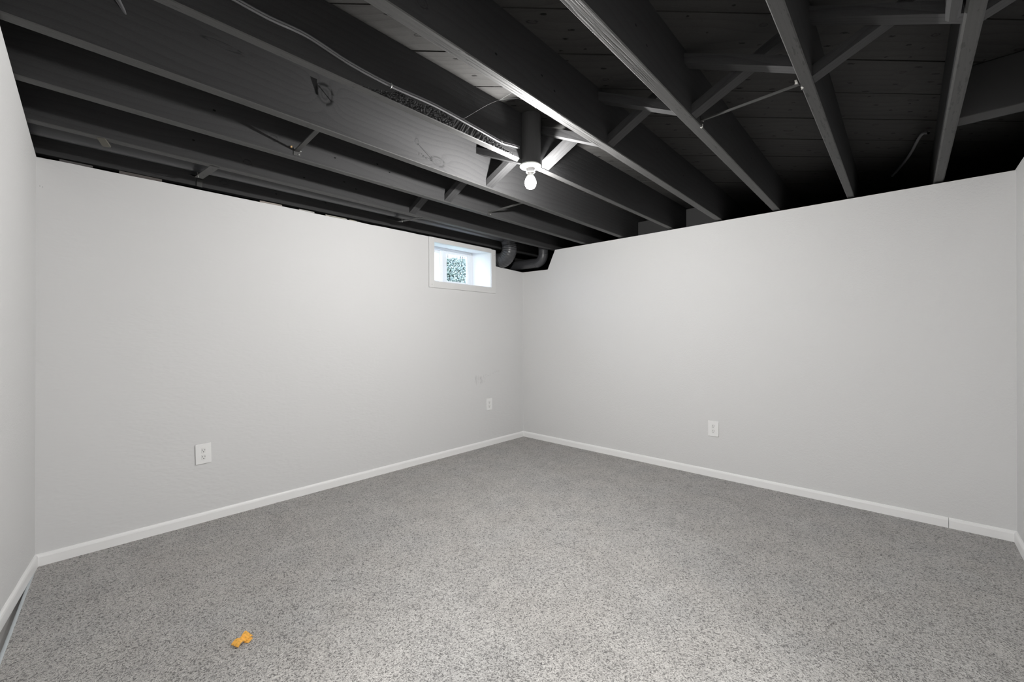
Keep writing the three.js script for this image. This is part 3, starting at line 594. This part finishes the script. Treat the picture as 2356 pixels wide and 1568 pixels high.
/* outside: lawn, bush, white post */
{
  const g = new THREE.PlaneGeometry(24, 14, 48, 28); g.rotateX(-Math.PI / 2);
  const p = g.attributes.position;
  for (let i = 0; i < p.count; i++) { const z = p.getZ(i) - 7.52, x = p.getX(i); p.setXYZ(i, x, 1.50 + 0.05 * Math.max(0, -z - 0.6) + 0.03 * (vnoise(x * 1.3, z * 1.3, 8) - 0.5), z); }
  g.computeVertexNormals();
  struct(mesh('lawn', g, std({ color: lc(0.12, 0.17, 0.13), roughness: 1 })), 'pale green lawn outside the window');
  const leaf = new THREE.SphereGeometry(1, 6, 4); leaf.scale(0.016, 0.006, 0.011);
  const lm = std({ color: lc(0.26, 0.31, 0.285), roughness: 0.8 }), N = 9000;
  const bush = group('garden_bush', 1.46, 1.6, -3.0);
  const im = new THREE.InstancedMesh(leaf, lm, N); im.name = 'foliage'; im.userData.kind = 'stuff'; im.castShadow = im.receiveShadow = true;
  const o = new THREE.Object3D(); let s0 = seed; seed = 55;
  for (let i = 0; i < N; i++) { const a = rnd() * 6.283, h = Math.pow(rnd(), 0.8) * 0.78, r = Math.sqrt(rnd()) * (0.34 - 0.10 * h / 0.78); o.position.set(Math.cos(a) * r, 0.12 + h, Math.sin(a) * r); o.rotation.set(rr(0, 6), rr(0, 6), rr(0, 6)); o.scale.setScalar(rr(0.7, 1.4)); o.updateMatrix(); im.setMatrixAt(i, o.matrix); const v = rr(0.7, 1.25); im.setColorAt(i, lc(v, v, v * rr(0.9, 1.05))); }
  bush.add(im);
  const tw = []; for (let i = 0; i < 22; i++) { const a = rnd() * 6.283, r = rr(0.05, 0.28); tw.push(tube([[0, 0, 0], [Math.cos(a) * r * 0.4, 0.45, Math.sin(a) * r * 0.4], [Math.cos(a) * r, rr(0.75, 1.15), Math.sin(a) * r]], rr(0.004, 0.008), 10, 5)); }
  mesh('twigs', mergeGeometries(tw), std({ color: lc(0.07, 0.065, 0.06), roughness: 0.9 }), bush); seed = s0;
  tag(bush, 'pale green bush seen through the middle pane of the window', 'bush');
  tag(mesh('porch_post', box(1.80, 2.06, 1.5, 4.2, -3.12, -2.90, 0.01), std({ color: lc(0.8, 0.82, 0.84), roughness: 0.6 })), 'white post outside, beside the bush, seen through the window', 'post');
}

/* ------------------------------------------------------------------ outlets */
function outlet(label, place) {
  const g = group('wall_outlet');
  const w = 0.079, h = 0.120;
  mesh('cover_plate', new RoundedBoxGeometry(w, h, 0.0065, 3, 0.003).translate(0, 0, 0.0033), plastic, g);
  for (const y of [0.0195, -0.0195]) {
    const s = new THREE.Shape(); s.absellipse(0, 0, 0.0172, 0.0172, Math.asin(0.0138 / 0.0172), Math.PI - Math.asin(0.0138 / 0.0172)); s.absellipse(0, 0, 0.0172, 0.0172, Math.PI + Math.asin(0.0138 / 0.0172), 2 * Math.PI - Math.asin(0.0138 / 0.0172));
    const rg = new THREE.ExtrudeGeometry(s, { depth: 0.0012, bevelEnabled: true, bevelSize: 0.0006, bevelThickness: 0.0006, bevelSegments: 2, curveSegments: 20 });
    const rm = mesh('receptacle', rg.translate(0, y, 0.0062), std({ color: lc(0.80, 0.80, 0.79), roughness: 0.4 }), g);
    mesh('slot', new THREE.BoxGeometry(0.0022, 0.0085, 0.0006).translate(-0.0065, y + 0.0035, 0.0081), slotMat, rm);
    mesh('slot', new THREE.BoxGeometry(0.0022, 0.0068, 0.0006).translate(0.0065, y + 0.0035, 0.0081), slotMat, rm);
    const c = new THREE.CylinderGeometry(0.0026, 0.0026, 0.0006, 14); c.rotateX(Math.PI / 2); mesh('ground_hole', c.translate(0, y - 0.0075, 0.0081), slotMat, rm);
  }
  const sc = new THREE.CylinderGeometry(0.0028, 0.003, 0.0014, 14); sc.rotateX(Math.PI / 2); mesh('screw', sc.translate(0, 0, 0.0066), plastic, g);
  place(g); return tag(g, label, 'outlet');
}
outlet('white double wall outlet on the window wall toward the left end', (g) => { g.position.set(-2.911, 0.4105, 0.001); g.rotation.set(0.012, 0.03, 0.02); });
outlet('small white wall outlet on the window wall close to the corner', (g) => { g.position.set(-0.527, 0.4165, 0.0005); });
outlet('white double wall outlet on the right wall', (g) => { g.position.set(-0.0005, 0.379, 1.9885); g.rotation.y = -Math.PI / 2; });

/* ------------------------------------------------------------------ orange scrap on the carpet */
{
  const m = new MB(), n = 8, P = [];
  for (let i = 0; i <= n; i++) { const t = i / n, c = [-3.078 + 0.052 * t, 0.006 + 0.010 * Math.abs(Math.sin(t * 5.2)), 1.334 - 0.022 * t], hw = 0.017 * (0.75 + 0.5 * Math.abs(t - 0.5)); P.push([[c[0] - hw * 0.3, c[1] + 0.006 * (t > 0.5 ? 1 : 0.3), c[2] - hw], [c[0] + hw * 0.5, c[1] - 0.003 + 0.004 * (1 - t), c[2] + hw]]); }
  for (let i = 0; i < n; i++) { const [a, b] = P[i], [d, c] = P[i + 1]; m.quad(a, b, c, d, [i / n, 0], [i / n, 1], [(i + 1) / n, 1], [(i + 1) / n, 0]); const q = (v) => [v[0], v[1] - 0.002, v[2]]; m.quad(q(a), q(d), q(c), q(b), [0, 0], [0, 0], [0, 0], [0, 0]); m.quad(b, q(b), q(c), c, [0, 0], [0, 0], [0, 0], [0, 0]); m.quad(q(a), a, d, q(d), [0, 0], [0, 0], [0, 0], [0, 0]); }
  const f = P[n - 3]; m.quad([f[1][0] - 0.01, 0.002, f[1][2] - 0.004], [f[1][0] + 0.003, 0.003, f[1][2] + 0.013], [f[1][0] + 0.02, 0.008, f[1][2] + 0.004], [f[1][0] + 0.012, 0.010, f[1][2] - 0.008], [0, 0], [0, 1], [1, 1], [1, 0]);
  const t = tex(128, 64, (i, j) => { const v = 0.8 + 0.3 * vnoise(i / 5, j / 20, 3) - 0.25 * (vnoise(i / 9, j / 9, 4) > 0.72 ? 1 : 0); return [0.98 * v, 0.50 * v, 0.09 * v]; });
  tag(mesh('paper_scrap', m.geo(), std({ map: t, roughness: 0.7, side: THREE.DoubleSide })), 'crumpled orange scrap lying on the grey carpet', 'scrap');
}

/* ------------------------------------------------------------------ fill lamps added outside the doorways, unseen behind the camera */
function fillLamp(x, z, power, label) {
  const g = group('fill_lamp', x, 1.93, z);
  mesh('lamp_housing', new RoundedBoxGeometry(0.56, 0.05, 0.56, 2, 0.01).translate(0, 0.03, 0), vinyl, g);
  mesh('diffuser', box(-0.25, 0.25, -0.004, 0.006, -0.25, 0.25), std({ color: lc(0.9), emissive: lc(1, 0.99, 0.98), emissiveIntensity: 2 }), g);
  tag(g, label, 'lamp');
  const L = new THREE.RectAreaLight(lc(1, 0.99, 0.98), power, 0.5, 0.5); L.position.set(x, 1.92, z); L.lookAt(x, 0, z); L.name = 'fill_light'; scene.add(L);
}
fillLamp(-3.1, 4.35, FILL, 'unseen fill lamp added behind the camera, square and white');
fillLamp(-4.55, 2.75, FILL2, 'unseen fill lamp added left of the camera, square and white');

renderer.render(scene, camera);
